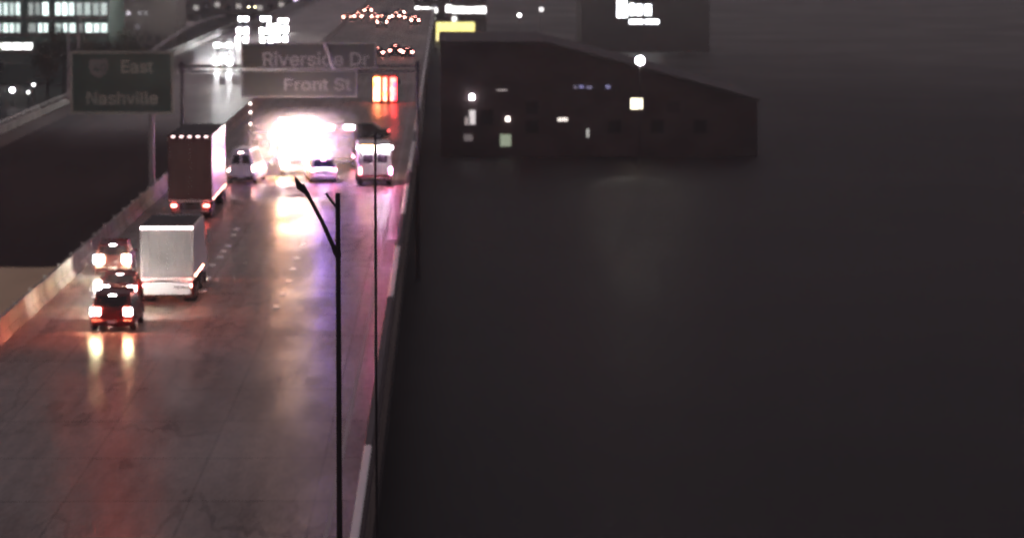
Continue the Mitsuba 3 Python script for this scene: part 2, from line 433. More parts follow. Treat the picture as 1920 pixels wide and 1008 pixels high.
def big_truck(name, label, X, Y, yaw, W, L, H, paint, cat_):
    """A box bodied truck seen from its rear at local y = 0."""
    t = Thing(name, label, cat_, None, (X, Y, 0), yaw)
    w = W / 2
    t.part('box', boxm(-w, w, 0, L - 2.0, .75, H, .06), paint)
    cab = profile_loft([(L - 1.9, .6), (L - 1.9, H - .35), (L - 1.6, H - .2), (L - .5, H - .25), (L - .1, 1.6), (L, 1.3), (L, .5)], [(-w + .05, .08), (-w + .13, 0), (w - .13, 0), (w - .05, .08)])
    t.part('cab', cab, paint, smooth=35)
    t.part('windscreen', slab([(-w + .25, L - .44, H - .45), (w - .25, L - .44, H - .45), (w - .25, L - .12, 1.72), (-w + .25, L - .12, 1.72)], np.array([0, 1, .2])).apply_translation([0, .01, 0]), 'm_glass')
    t.part('rear_bumper', boxm(-w + .03, w - .03, -.28, -.004, .42, .62, .03), 'm_plastic')
    t.part('front_bumper', boxm(-w, w, L - .05, L + .22, .40, .68, .04), 'm_galv')
    t.part('grille', boxm(-.55, .55, L + .002, L + .03, .8, 1.25, .02), 'm_plastic')
    for sx in (-1, 1):
        wheel(t, sx * (w - .16), 1.5, .46, .34); wheel(t, sx * (w - .16), L - 1.1, .46, .34)
        t.part('side_window', slab([(sx * (w - .05), L - 1.5, 1.75), (sx * (w - .05), L - .45, 1.75), (sx * (w - .05), L - .62, H - .55), (sx * (w - .05), L - 1.5, H - .55)], np.array([sx, 0, 0])).apply_translation([sx * .004, 0, 0]), 'm_glass')
        t.part('side_mirror', boxm(*sorted((sx * (w + .02), sx * (w + .26))), L - .55, L - .42, 1.8, 2.3, .03), 'm_plastic')
    return t


def rear_doors(t, w, z0, z1, mat_='m_white_paint', windows=True):
    for sx in (-1, 1):
        x0, x1 = sorted((sx * .012, sx * (w - .16)))
        d = t.part('rear_door', boxm(x0, x1, -.03, -.003, z0, z1, .01), mat_)
        if windows:
            xa, xb = sorted((sx * .14, sx * (w - .32)))
            t.part('window', boxm(xa, xb, -.044, -.032, z0 + (z1 - z0) * .52, z0 + (z1 - z0) * .86, .01), 'm_glass', under=d)
        t.part('handle', boxm(*sorted((sx * .05, sx * .10)), -.06, -.032, z0 + .7, z0 + .95, .01), 'm_galv', under=d)


def flood(t, name, x0, x1, z0, z1, y, d, rad, w, tilt=0.0, under=None):
    h = t.part(name, boxm(x0 - .03, x1 + .03, *sorted((y - d * (.10 + tilt), y - d * (.012 + tilt))), z0 - .03, z1 + .03, .02), 'm_plastic', under=under)
    t.part('lens', lens(x0, x1, z0, z1, y, d, tilt), 'm_lens', emit(rad, w), under=h)


def lamp_row(t, name, xs, y0, y1, z0, z1, rads, wid, weights):
    for xx, r, w_ in zip(xs, rads, weights):
        t.part(name, boxm(xx - wid, xx + wid, y0, y1, z0, z1, .02), 'm_lens', emit(r, w_))


def gx(u, v):
    p = at(u, v)
    return p[0], p[1]


RED = (70, 7, 5)
# the queue beside the white lorry, tail lamps lit
x, y = gx(222, 573)
car('red_car', 'dark red saloon with glowing brake lamps left of the white lorry rear', 'sedan', x, y, 0.02, 'm_red_paint', tail=(1700, 330, 130), head=(600, 560, 480), wt=1, wh=.3, big=.14)
x, y = gx(212, 519)
car('red_car', 'dark red estate car with brake lamps flaring against the median barrier', 'suv', x, y, 0.04, 'm_red_paint', tail=(1700, 360, 140), head=(600, 560, 480), wt=1, wh=.3, big=.16)
x, y = gx(210, 622)
car('red_car', 'dark red car with lit brake lamps nearest the camera in the queue by the median', 'suv', x, y, -0.02, 'm_red_paint', tail=(320, 46, 24), head=(520, 500, 470), wt=1, wh=2, big=.10)


def semi(label, X, Y, yaw, side, door, roof, lit, w=1.30, z1=4.08, markers=(9, 5.5, 5.5), length=16.0, group='lorries in the queue'):
    t = Thing('lorry', label, 'lorry', group, (X, Y, 0), yaw)
    z0 = 1.12
    t.part('trailer_box', boxm(-w, w, .03, length, z0, z1, .03), side)
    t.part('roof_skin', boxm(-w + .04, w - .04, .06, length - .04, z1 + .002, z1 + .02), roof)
    for sx in (-1, 1):
        x0, x1 = sorted((sx * .003, sx * (w - .09)))
        d = t.part('rear_door', boxm(x0, x1, -.03, .028, z0 + .14, z1 - .20, .012), door)
        for xx in (.38, .86):
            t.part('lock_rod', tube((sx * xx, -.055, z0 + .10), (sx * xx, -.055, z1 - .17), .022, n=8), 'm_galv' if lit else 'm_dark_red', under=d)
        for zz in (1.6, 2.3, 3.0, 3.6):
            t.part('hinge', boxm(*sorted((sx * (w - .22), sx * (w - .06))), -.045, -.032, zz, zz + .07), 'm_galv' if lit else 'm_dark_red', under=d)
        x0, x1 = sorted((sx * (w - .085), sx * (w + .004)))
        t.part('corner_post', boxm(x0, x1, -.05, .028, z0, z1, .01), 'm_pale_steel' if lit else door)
        t.part('mud_flap', boxm(*sorted((sx * .62, sx * 1.22)), .55, .57, .25, 1.05), 'm_rubber')
        for yy in (1.35, 2.65):
            wheel(t, sx * 1.0, yy, .5, .56)
        t.part('tail_light', boxm(*sorted((sx * .86, sx * 1.2)), -.09, -.02, .82, .98, .02), 'm_red_lens', emit((46, 5, 4) if lit else (16, 1.5, 1.2), .1))
        for yy in np.linspace(1.0, length - .6, 6):
            t.part('side_marker', boxm(*sorted((sx * (w + .002), sx * (w + .03))), yy, yy + .16, 1.25, 1.33), 'm_red_lens', emit((22, 7, 4), .01))
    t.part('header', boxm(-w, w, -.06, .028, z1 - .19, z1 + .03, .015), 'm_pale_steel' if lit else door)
    for k in range(5):
        xx = -1.04 + k * .52
        t.part('marker_light', boxm(xx - (.23 if lit else .10), xx + (.23 if lit else .10), -.085, -.062, z1 - .13, z1 - .02, .008), 'm_red_lens', emit(markers, .03))
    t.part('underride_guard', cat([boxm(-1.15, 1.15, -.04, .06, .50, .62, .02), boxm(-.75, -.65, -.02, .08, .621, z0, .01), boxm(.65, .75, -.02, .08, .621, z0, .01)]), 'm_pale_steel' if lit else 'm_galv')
    t.part('chassis', cat([boxm(-.55, -.42, .3, length - .2, .95, z0 - .003), boxm(.42, .55, .3, length - .2, .95, z0 - .003)]), 'm_dark_steel')
    if lit:
        q = t.part('added_white_panel', boxm(-1.16, 1.16, -.30, -.12, .46, 1.10, .03), 'm_white_paint', label='white panel added below the doors to catch the headlamp light')  # added panel standing in for the headlamp-lit lower rear
        t.part('panel_dark_line', boxm(.35, 1.10, -.315, -.302, .80, .86, .005), 'm_plastic', under=q)  # dark line across the added panel
    # tractor
    y0 = length + .7
    cab = profile_loft([(y0, .7), (y0, 3.2), (y0 + .5, 3.75), (y0 + 1.7, 3.3), (y0 + 2.1, 2.0), (y0 + 3.6, 1.75), (y0 + 3.8, .6)], [(-1.2, .1), (-1.1, 0), (1.1, 0), (1.2, .1)])
    c = t.part('cab', cab, side, smooth=35)
    t.part('windscreen', slab([(-1.0, y0 + 1.76, 3.1), (1.0, y0 + 1.76, 3.1), (1.0, y0 + 2.04, 2.15), (-1.0, y0 + 2.04, 2.15)], np.array([0, 1, .3])).apply_translation([0, .02, 0]), 'm_glass', under=c)
    for sx in (-1, 1):
        wheel(t, sx * 1.0, y0 - 1.0, .5, .5); wheel(t, sx * 1.0, y0 + 2.9, .5, .3)
        t.part('headlight', boxm(*sorted((sx * .75, sx * 1.1)), y0 + 3.72, y0 + 3.82, .85, 1.1, .02), 'm_lens', emit((900, 880, 800), .3))
        t.part('side_mirror', boxm(*sorted((sx * 1.32, sx * 1.52)), y0 + 1.9, y0 + 2.0, 2.1, 2.9, .03), 'm_pale_steel', under=c)
    return t


x, y = gx(314, 569)
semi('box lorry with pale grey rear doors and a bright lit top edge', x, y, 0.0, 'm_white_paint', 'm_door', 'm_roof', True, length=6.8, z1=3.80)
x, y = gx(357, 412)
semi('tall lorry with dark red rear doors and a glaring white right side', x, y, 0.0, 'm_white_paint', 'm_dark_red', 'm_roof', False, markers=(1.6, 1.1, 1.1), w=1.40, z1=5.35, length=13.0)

x, y = gx(452, 345)
car('white_van', 'white van lit pink beside the dark red lorry', 'van', x, y, -0.10, 'm_white_paint', tail=(60, 14, 12), head=(500, 480, 430), cat_='van', wt=.3, wh=.2)

# response van with a light mast
x, y = gx(487, 311)
t = car('response_van', 'white response van with dark rear windows and a thin mast on its roof', 'van', x, y, 0.0, 'm_white_paint', tail=(5, 1.2, 1.2), head=(300, 300, 280), cat_='van', wt=.1, wh=.1)
t.part('mast', tube((-.72, .5, 2.5), (-.72, .5, 5.0), .04, .03), 'm_pale_steel')
for z in (3.2, 4.1, 4.75):
    t.part('mast_lamp', boxm(-.78, -.66, .40, .46, z, z + .12, .02), 'm_lens', emit((6, 5, 4.5), .02))


# rescue truck that faces the camera, floodlights up
x, y = gx(556, 331)
t = big_truck('rescue_truck', 'white rescue truck facing the camera behind blinding floodlights', x, y + 7.4, math.pi, 2.5, 7.2, 3.0, 'm_white_paint', 'rescue truck')
FL = 7.2
for sx in (-1, 1):
    for k in (0, 1):
        flood(t, 'headlight', *sorted((sx * (.62 + .3 * k), sx * (.86 + .3 * k))), .82, 1.06, FL + .12, 1, (64, 54, 62), 6)
t.part('light_mast', cat([tube((-.5, FL - 2.6, 3.0), (-.5, FL - 2.6, 4.0), .06), tube((.5, FL - 2.6, 3.0), (.5, FL - 2.6, 4.0), .06), boxm(-1.3, 1.3, FL - 2.66, FL - 2.54, 3.9, 3.98)]), 'm_galv')
for k in range(4):
    xx = -1.05 + .7 * k
    flood(t, 'floodlight', xx - .29, xx + .29, 3.62, 4.20, FL - 2.30, 1, (230, 150, 118), 8, .22)
lamp_row(t, 'light_bar_lamp', (-.9, -.55, -.2, .2, .55, .9), FL - 1.6, FL - 1.35, 2.82, 3.0, [(60, 30, 12), (40, 8, 6), (60, 55, 52), (60, 55, 52), (40, 8, 6), (20, 16, 80)], .16, [.3] * 6)
flood(t, 'warning_lamp', .95, 1.22, 1.15, 1.42, FL + .12, 1, (2600, 950, 230), 5)

# clouds added to imitate the glare and bloom of the lamps: every lamp lies inside its cloud's box
def cloud(name, label, X0, X1, Y0, Y1, Z1, sigma, n=(28, 28, 28), fall=2.1, seed=5, rag=1.9, lift=.40):
    gz, gy, gx_ = np.meshgrid(*[np.linspace(0, 1, k) for k in n], indexing='ij')
    q = np.stack([(gx_ - .5) * 2, (gy - .5) * 2, (gz - lift) * 1.9], -1)
    dens = np.exp(-fall * (q ** 2).sum(-1)) * (0.05 + rag * meshkit.fbm(np.stack([gx_ * 4, gy * 4, gz * 4], -1), 3, seed))
    edge = np.clip((1 - np.abs(q[..., 0])) * 5, 0, 1) * np.clip((1 - np.abs(q[..., 1])) * 5, 0, 1) * np.clip((1 - gz) * 5, 0, 1)
    tf = T4().translate([X0, Y0, .03]).scale([X1 - X0, Y1 - Y0, Z1 - .03])
    scene[name + '_air'] = {'type': 'heterogeneous', 'albedo': 0.96, 'scale': sigma, 'sigma_t': {'type': 'gridvolume', 'grid': mi.VolumeGrid((dens * edge).astype(np.float32)[..., None]), 'to_world': tf}}
    scene[name] = {'type': 'cube', 'to_world': T4().translate([(X0 + X1) / 2, (Y0 + Y1) / 2, (.03 + Z1) / 2]).scale([(X1 - X0) / 2 - .01, (Y1 - Y0) / 2 - .01, (Z1 - .03) / 2 - .01]),
                   'bsdf': {'type': 'null'}, 'interior': {'type': 'ref', 'id': name + '_air'}, 'exterior': {'type': 'ref', 'id': 'night_air'}}
    labels[name] = {'label': label, 'kind': 'stuff'}


cloud('glare_cloud', 'white cloud added for the glare in front of the floodlit rescue truck', -15.3, -5.9, 245.4, 263.5, 5.6, .16)
cloud('bloom_cloud', 'cloud added for the bloom round the headlamps of the nearest oncoming truck', -34.2, -25.2, 444, 468, 5.6, .16, seed=9, rag=1.2, lift=.3)
cloud('red_bloom_cloud', 'red cloud added for the bloom round the brake lamps of the red cars', -19.4, -14.6, 148, 190, 2.6, .075, seed=13, rag=1.2, lift=.3)

# police car, blue lamps
x, y = gx(607, 343)
t = car('police_car', 'white police car with flashing blue roof lamps in front of the fire engine', 'suv', x, y, 0.12, 'm_white_paint', tail=(30, 5, 6), head=(1500, 1450, 1400), cat_='police car', wt=.1, wh=.5)
t.part('light_bar', boxm(-.62, .62, 1.45, 1.75, 1.80, 1.84, .01), 'm_plastic')
lamp_row(t, 'roof_or_bloom_lamp', (-.5, -.25, 0, .25, .5), 1.46, 1.74, 1.845, 1.97, [(50, 12, 300), (60, 20, 340), (80, 30, 180), (60, 20, 340), (50, 12, 300)], .115, [2] * 5)
t.part('tailgate_lamp', boxm(-.5, .5, -.03, .02, 1.0, 1.06, .01), 'm_lens', emit((200, 80, 1500), 3))

# fire engine seen from the rear
x, y = gx(636, 315)
t = big_truck('fire_engine', 'red fire engine seen from the rear with two bright lamps at its top corners', x, y, 0.0, 2.5, 8.0, 3.0, 'm_red_paint', 'fire engine')
rear_doors(t, 1.25, .8, 2.55, 'm_grey_paint')
for sx in (-1, 1):
    t.part('corner_lamp', boxm(*sorted((sx * .45, sx * 1.15)), -.10, .25, 3.01, 3.30, .04), 'm_lens', emit((60, 38, 40), .6))
    t.part('tail_light', boxm(*sorted((sx * 1.0, sx * 1.2)), -.05, -.004, .85, 1.25, .02), 'm_red_lens', emit((60, 6, 8), .2))
t.part('hose_reel', tube((-.6, .8, 3.15), (.6, .8, 3.15), .28, n=16), 'm_plastic')
t.part('ladder', cat([boxm(.75, .81, .3, 6.0, 3.02, 3.12), boxm(1.1, 1.16, .3, 6.0, 3.02, 3.12)] + [boxm(.812, 1.098, yy, yy + .05, 3.04, 3.09) for yy in np.arange(.5, 5.9, .4)]), 'm_galv')

# ambulance
x, y = gx(704, 349)
t = big_truck('ambulance', 'white ambulance with amber and red lamps at the right edge of the wreck scene', x, y, 0.06, 2.4, 6.6, 3.05, 'm_white_paint', 'ambulance')
rear_doors(t, 1.2, .8, 2.5)
t.part('stripe', boxm(-1.19, 1.19, -.012, -.002, .66, .79), 'm_red_lens')
t.part('amber_lamp', boxm(-1.05, -.15, -.07, -.004, 2.66, 2.92, .03), 'm_lens', emit((16, 8, 1.8), .8))
t.part('red_lamp', boxm(.25, 1.1, -.07, -.004, 2.64, 2.92, .03), 'm_lens', emit((520, 66, 170), 3))
for sx in (-1, 1):
    t.part('tail_light', boxm(*sorted((sx * 1.0, sx * 1.18)), -.06, -.004, .85, 1.35, .02), 'm_red_lens', emit((60, 7, 16) if sx > 0 else (12, 2, 2), .6))
    t.part('side_lamp', boxm(*sorted((sx * 1.202, sx * 1.26)), .2, .8, 2.62, 2.85, .02), 'm_lens', emit((260, 30, 90) if sx > 0 else (110, 50, 330), 2))

for sx in (-1, 1):
    t.part('added_door_lamp', boxm(*sorted((sx * .25, sx * .95)), -.34, -.20, 2.56, 2.62, .01), 'm_lens', emit((150, 70, 110), 1))  # added lamps that brighten the rear doors
    t.part('added_lamp_bracket', boxm(*sorted((sx * .55, sx * .65)), -.32, -.004, 2.622, 2.65), 'm_plastic')  # holds the added door lamps

# sedan standing across the lanes
x, y = gx(736, 262)
car('crashed_car', 'dark saloon standing sideways across the lanes beyond the ambulance', 'sedan', x - .3, y, math.radians(86), 'm_black_paint', tail=(2, .2, .2))

# truck with amber and red warning columns, its lamps mirrored in the wet road
x, y = gx(722, 194)
t = big_truck('highway_truck', 'warning truck with tall glowing amber and red lamp columns, mirrored in the wet road', x, y, 0.0, 2.5, 8.0, 3.1, 'm_grey_paint', 'truck')
rear_doors(t, 1.25, .8, 2.7, 'm_grey_paint', False)
for k, (xx, col) in enumerate(((-1.05, (12, 2.6, .8)), (-.72, (14, 3.4, 1.1)), (.0, (12, 2.2, .8)), (.72, (11, .7, .5)), (1.05, (11, .35, .3)))):
    for z in (.30, .80, 1.30, 1.80, 2.30):
        t.part('warning_lamp', boxm(xx - .15, xx + .15, -.40, -.29, z, z + .46, .03), 'm_lens', emit([c_ * rng.uniform(.35, 1.5) for c_ in col], .6))

# queue of tail lamps further up the road
kinds = ['sedan', 'suv', 'sedan', 'pickup', 'suv', 'sedan', 'van', 'suv', 'sedan', 'suv', 'sedan', 'suv']
for k, (u, v) in enumerate(((709, 109), (741, 107), (764, 108))):
    x, y = gx(u, v)
    car('queued_car', ['dark saloon with lit tail lamps beyond the warning truck, leftmost of three abreast', 'dark off-roader with lit tail lamps beyond the warning truck, middle of three abreast', 'dark saloon with lit tail lamps beside the parapet, rightmost of three abreast'][k], kinds[k], x, y, 0, 'm_black_paint', tail=(16, 4.2, 3.4), head=(100, 100, 90), group='cars queued beyond the wreck', wt=.2, wh=.1)
ORD = 'first second third fourth fifth sixth seventh eighth ninth tenth'.split()
FAR = ((650, 39), (671, 39), (703, 38), (722, 41), (742, 39), (765, 40), (716, 52), (778, 47), (752, 30), (690, 27))
for k, (u, v) in enumerate(FAR):
    x, y = gx(u, v)
    car('far_car', f'tiny far car with red tail lamps in the distant queue, {ORD[sorted(FAR).index((u, v))]} from the left', kinds[k], x, y, 0, 'm_black_paint', tail=(26, 8, 6), head=(60, 60, 50), group='far cars in the distant queue', wt=.2, wh=.05)

# oncoming vehicles on the far carriageway
HL = (2600, 2500, 2300)
x, y = gx(418, 131)
t = big_truck('oncoming_truck', 'oncoming box truck with glaring headlamps, nearest on the far carriageway', x, y + 8, math.pi, 2.4, 8.0, 3.3, 'm_white_paint', 'truck')
for sx in (-1, 1):
    t.part('headlight', boxm(*sorted((sx * .50, sx * 1.16)), 8.01, 8.08, .78, 1.42, .03), 'm_lens', emit((9000, 8700, 8100), 3))
    t.part('roof_or_bloom_lamp', boxm(*sorted((sx * .5, sx * 1.16)), 7.0, 7.2, 2.98, 3.45, .03), 'm_lens', emit((300, 290, 270), .5))  # added on the roof to enlarge the headlamp glare
    t.part('bloom_lamp', boxm(*sorted((sx * .55, sx * 1.14)), 8.222, 8.28, .42, .70, .03), 'm_lens', emit((500, 480, 430), 1))  # added on the bumper for the same glare
for k, (u, v, kd, lab) in enumerate(((455, 66, 'van', 'oncoming van with dazzling headlamps behind the oncoming off-roader'), (497, 66, 'van', 'oncoming van with dazzling headlamps behind the oncoming pickup'), (530, 62, 'pickup', 'oncoming pickup with dazzling headlamps, rearmost beside the two vans'), (510, 74, 'pickup', 'oncoming pickup with dazzling headlamps in the middle of the bright cluster'), (453, 84, 'suv', 'oncoming off-roader with dazzling headlamps, left of the oncoming pair'), (500, 84, 'pickup', 'oncoming pickup with dazzling headlamps, left one of the oncoming pair'), (528, 82, 'suv', 'oncoming off-roader with dazzling headlamps, right one of the oncoming pair'), (472, 20, 'van', 'farthest oncoming van with dim yellow headlamps near the top'))):
    x, y = gx(u, v)
    L = SHAPES[kd]['L']
    dim = v == 20
    t = car('oncoming_car', lab, kd, x, y + L, math.pi, 'm_grey_paint', head=(14, 12, 7) if dim else (9000, 8700, 8100), cat_='van' if kd == 'van' else 'car', wh=.05 if dim else 1.5)
    if not dim:
        W2 = SHAPES[kd]['W'] / 2
        for sx in (-1, 1):
            t.part('bloom_lamp', boxm(*sorted((sx * (W2 - .62), sx * (W2 - .06))), L + .04, L + .09, .36, 1.20, .02), 'm_lens', emit((400, 390, 360), .5))  # extra glowing area added to spread the headlamp bloom
            t.part('roof_or_bloom_lamp', boxm(*sorted((sx * .1, sx * .85)), L - 2.5, L - 2.35, SHAPES[kd]['top'][2][1] + .03, SHAPES[kd]['top'][2][1] + .62, .03), 'm_lens', emit((300, 290, 270), .3))  # added above the cab for more bloom

# ------------------------------------------------------------------ signs and gantries
def lettering(text, h, x, y, z):
    m = meshkit.text_mesh(text, h, 0.012, bold=True)
    v = m.vertices
    m.vertices = np.column_stack([v[:, 0] + x, y - v[:, 2], v[:, 1] + z])
    trimesh.repair.fix_normals(m)
    return m




YS = 231.0
t = Thing('exit_sign', 'large dark green overhead sign reading East Nashville above the queue', 'road sign')
a, b = at_y(131, 96, YS), at_y(326, 214, YS)
t.part('panel', boxm(a[0], b[0], YS, YS + .08, b[2], a[2], .02), 'm_sign_green')
t.part('border', border(a[0], b[0], b[2], a[2], YS - .004, .16), 'm_letter')
p = at_y(225, 136, YS)
t.part('lettering', lettering('East', .80, p[0], YS - .004, p[2]), 'm_letter')
p = at_y(160, 195, YS)
m = lettering('Nashville', .80, p[0], YS - .004, p[2])
want = 136 * YS / F
m.vertices[:, 0] = p[0] + (m.vertices[:, 0] - p[0]) * want / (m.vertices[:, 0].max() - p[0])
t.part('lettering', m, 'm_letter')
c = at_y(185, 127, YS)
sh = [(-.62, .45), (-.45, .62), (-.2, .52), (0, .60), (.2, .52), (.45, .62), (.62, .45), (.66, 0), (.5, -.4), (0, -.72), (-.5, -.4), (-.66, 0)]
m = trimesh.creation.extrude_polygon(Polygon(sh), .012, engine='earcut')
m.vertices = np.column_stack([m.vertices[:, 0] + c[0], YS - .004 - m.vertices[:, 2], m.vertices[:, 1] + c[2]])
trimesh.repair.fix_normals(m)
q = t.part('shield', m, 'm_letter_dim')
t.part('number', lettering('40', .55, c[0] - .42, YS - .018, c[2] - .30), 'm_sign_green', under=q)
z_beam = at_y(0, 160, YS)[2]
t.part('post', tube((XM - .0, YS + .6, 1.03), (XM, YS + .6, a[2] + .1), .20, .17, 14), 'm_galv')
xl = at_y(128, 0, YS)[0]
t.part('arm', cat([tube((xl, YS + .4, z_beam + 1.0), (XM - .2, YS + .5, z_beam + 1.0), .10), tube((xl, YS + .4, z_beam - .9), (XM - .2, YS + .5, z_beam - .9), .10)]), 'm_galv')
for (u, v0, v1) in ((128, 56, 188), (147, 28, 92)):
    p0, p1 = at_y(u, v0, YS + .3), at_y(u, v1, YS + .3)
    t.part('upright', tube(p1, p0, .07, .06), 'm_galv')

YG = 258.0
t = Thing('gantry', 'sign gantry spanning the right carriageway from the median to the parapet', 'gantry')
zb = at_y(0, 130, YG)[2]
for xx in (XM + .0, XR + .65):
    z0 = 1.03 if xx < -10 else LOW
    t.part('post', tube((xx, YG + .9, z0), (xx, YG + .9, zb + .55), .17, .13, 14), 'm_dark_steel')
for dz in (-.20, .20):
    t.part('chord', tube((XM - .3, YG + .75, zb + dz), (XR + .85, YG + .75, zb + dz), .075, n=12), 'm_dark_steel')
for k in range(9):
    xa = XM + .6 + (XR - XM) * k / 9
    t.part('strut', tube((xa, YG + .75, zb - .18), (xa, YG + .75, zb + .18), .05, n=6), 'm_dark_steel')
t = Thing('exit_sign', 'wide grey green overhead sign reading Riverside Dr and Front St, behind the glare', 'road sign')
a, b = at_y(452, 80, YG), at_y(706, 183, YG)
mid = at_y(0, 131, YG)[2]
t.part('panel', boxm(a[0], b[0], YG, YG + .08, mid + .03, a[2], .02), 'm_sign_mid')
t.part('panel', boxm(a[0], b[0] - 1.45, YG, YG + .08, b[2], mid - .03, .02), 'm_sign_mid')
t.part('border', border(a[0], b[0], mid + .03, a[2], YG - .004, .12), 'm_letter_mid')
t.part('border', border(a[0], b[0] - 1.45, b[2], mid - .03, YG - .004, .12), 'm_letter_mid')
for txt, u0, u1, vb, hpx in (('Riverside Dr', 490, 692, 123, 24), ('Front St', 530, 658, 169, 21)):
    p = at_y(u0, vb, YG)
    m = lettering(txt, hpx * YG / F, p[0], YG - .004, p[2])
    m.vertices[:, 0] = p[0] + (m.vertices[:, 0] - p[0]) * ((u1 - u0) * YG / F) / (m.vertices[:, 0].max() - p[0])
    t.part('lettering', m, 'm_letter_mid')
p0, p1 = at_y(608, 80, YG), at_y(626, 131, YG)
t.part('bracket', tube((p0[0], YG - .10, p0[2]), (p1[0], YG - .10, p1[2]), .10, n=8), 'm_pale_steel')

# leaning lamp arm behind the green sign
YA = 425.0
P = [at_y(283, 120, YA), at_y(286, 95, YA), at_y(318, 72, YA), at_y(358, 48, YA), at_y(395, 35, YA), at_y(422, 29, YA)]
t = Thing('street_lamp', 'unlit street lamp with a long pale raked arm rising behind the green Nashville sign', 'street lamp')
t.part('pole', tube((P[0][0], YA, -.2), (P[0][0], YA, P[0][2]), .17, .14, 12), 'm_glint_metal')
t.part('arm', path_tube(P, [.14, .17, .17, .14, .09, .07]), 'm_glint_metal')
e = P[3]
t.part('lamp_head', boxm(e[0] - .55, e[0] + .45, YA - .25, YA + .25, e[2] - .15, e[2] + .45, .1), 'm_glint_metal')

# two dark posts close to the camera
YP = 62.0
def pp(u, v, dy=0.0):
    return at_y(u, v, YP + dy)
t = Thing('lamp_post', 'dark unlit lamp post with a raked arm standing in front of the wet lanes', 'lamp post')
p = pp(633.5, 362)
t.part('pole', tube((p[0], p[1], LOW), p, .085, .042, 14), 'm_dark_steel', smooth=40)
t.part('arm', path_tube([pp(631, 476), pp(622, 455), pp(604, 415), pp(583, 376), pp(566, 346)], [.05, .04, .035, .035, .05]), 'm_dark_steel', smooth=40)
e0, e1 = pp(572, 358), pp(553, 334)
t.part('lamp_head', hull([q + np.array([0, dy, dz]) for q, r in ((e0, .05), (e1, .035)) for dy in (-.09, .09) for dz in (-r, r)] + [((e0 + e1) / 2 + np.array([-.06, 0, -.08])).tolist()]), 'm_dark_steel')
t.part('bracket', path_tube([pp(630, 387), pp(620, 375), pp(611, 362)], [.025, .022, .018]), 'm_dark_steel')
t.part('collar', tube(pp(633.5, 470), pp(633.5, 482), .062, n=14), 'm_dark_steel')
p = pp(703.5, 258, 6)
t = Thing('slender_pole', 'thin dark straight pole just right of the lamp post, in front of the ambulance', 'pole')
t.part('shaft', tube((p[0], p[1], LOW), p, .045, .020, 10), 'm_dark_steel', smooth=40)
t.part('cap', tube(p, p + np.array([0, 0, .06]), .034, .03, 10), 'm_dark_steel')

# ------------------------------------------------------------------ the city
def building(name, label, u0, u1, Y, ztop, depth, bsdf, z0=LOW, yaw=0.0):
    t = Thing(name, label, 'building')
    xa, xb = at_y(u0, 100, Y)[0], at_y(u1, 100, Y)[0]
    t.part('wall', boxm(xa, xb, Y, Y + depth, z0, ztop), bsdf)
    t.part('roof', boxm(xa - .3, xb + .3, Y - .3, Y + depth + .3, ztop + .003, ztop + .5, .05), 'm_roof')
    t.xa, t.xb, t.Y = xa, xb, Y
    return t


def pane(t, u0, v0, u1, v1, rad=None, name='window', w=0.01):
    a, b = at_y(u0, v0, t.Y), at_y(u1, v1, t.Y)
    fr = t.part(name, border(a[0], b[0], b[2], a[2], t.Y - .002, .10, .10), 'm_dark_steel')
    t.part('pane', boxm(a[0] + .10, b[0] - .10, t.Y - .04, t.Y - .003, b[2] + .10, a[2] - .10), 'm_glass' if rad is None else 'm_lens', None if rad is None else emit(rad, w), under=fr)


# office block at the upper left, with bands of lit windows
t = building('office_block', 'green glass office block with bands of white lit windows at the upper left', -210, 204, 600, 34, 30, 'm_office')
G = (.10, .165, .150)
for (v0, v1, cells) in (
    (4, 30, [(-6, 40, .75), (52, 78, .28), (79, 93, 2.3), (103, 141, 1.9), (142, 172, .5), (173, 203, .38)]),
    (43, 62, [(-6, 40, .85), (52, 70, .18), (71, 92, 1.3), (103, 117, .7), (118, 128, .9), (129, 144, .6), (145, 158, .12), (160, 203, 1.5)]),
    (-28, -6, [(-60, -8, .3), (0, 50, .3), (56, 100, .2), (104, 150, .5), (156, 200, .2)])):
    for (a, b, k) in cells:
        n_ = max(1, round((b - a) / 13))
        for i in range(n_):
            j = k * rng.uniform(.45, 1.35)
            da = a + (b - a) * i / n_; db = a + (b - a) * (i + 1) / n_ - 1.2
            pane(t, da, v0, db, v1, (.62 * j, .78 * j, .74 * j))
for (a, b) in ((-40, -4), (-2, 22), (23, 42), (43, 62)):
    pane(t, a, 80, b, 94, (1.9, 1.95, 1.9))
for u in range(70, 200, 14):
    pane(t, u, 80, u + 12, 94)
for v in (34, 66, 98):
    a = at_y(0, v, 600)
    t.part('floor_band', boxm(t.xa, t.xb, 599.8, 599.995, a[2] - .25, a[2] + .25), 'm_stone')

t = building('dark_block', 'dark plum coloured block with a few faint windows right of the office block', 207, 332, 640, 40, 25, 'm_stone')
for (a, b, v0, v1, k) in ((214, 222, 14, 24, .5), (225, 233, 14, 24, .4), (236, 246, 20, 30, .55), (258, 266, 20, 30, .15), (270, 278, 20, 30, .12), (218, 230, 45, 56, .05), (252, 264, 45, 56, .06)):
    pane(t, a, v0, b, v1, (.45 * k, .42 * k, .5 * k))
for u in range(212, 322, 16):
    pane(t, u, 66, u + 10, 78)
t = building('plum_block', 'dark block with purple lit upper windows at the top centre of the view', 546, 690, 1180, 34, 30, 'm_stone')
for (a, b, v0, v1, c) in ((551, 559, -2, 18, (1.6, 1.3, 1.9)), (567, 585, -10, 6, (2.2, 1.6, 3.0)), (592, 600, -2, 18, (1.5, 1.2, 1.9)), (606, 622, 8, 18, (2.0, 1.9, 1.8)), (628, 640, -2, 8, (.3, .28, .3)), (655, 668, -3, 8, (.25, .22, .2))):
    pane(t, a, v0, b, v1, c)
t = building('stone_block', 'pale stone block faintly lit behind the distant queue', 700, 806, 1260, 40, 30, 'm_concrete', yaw=0)
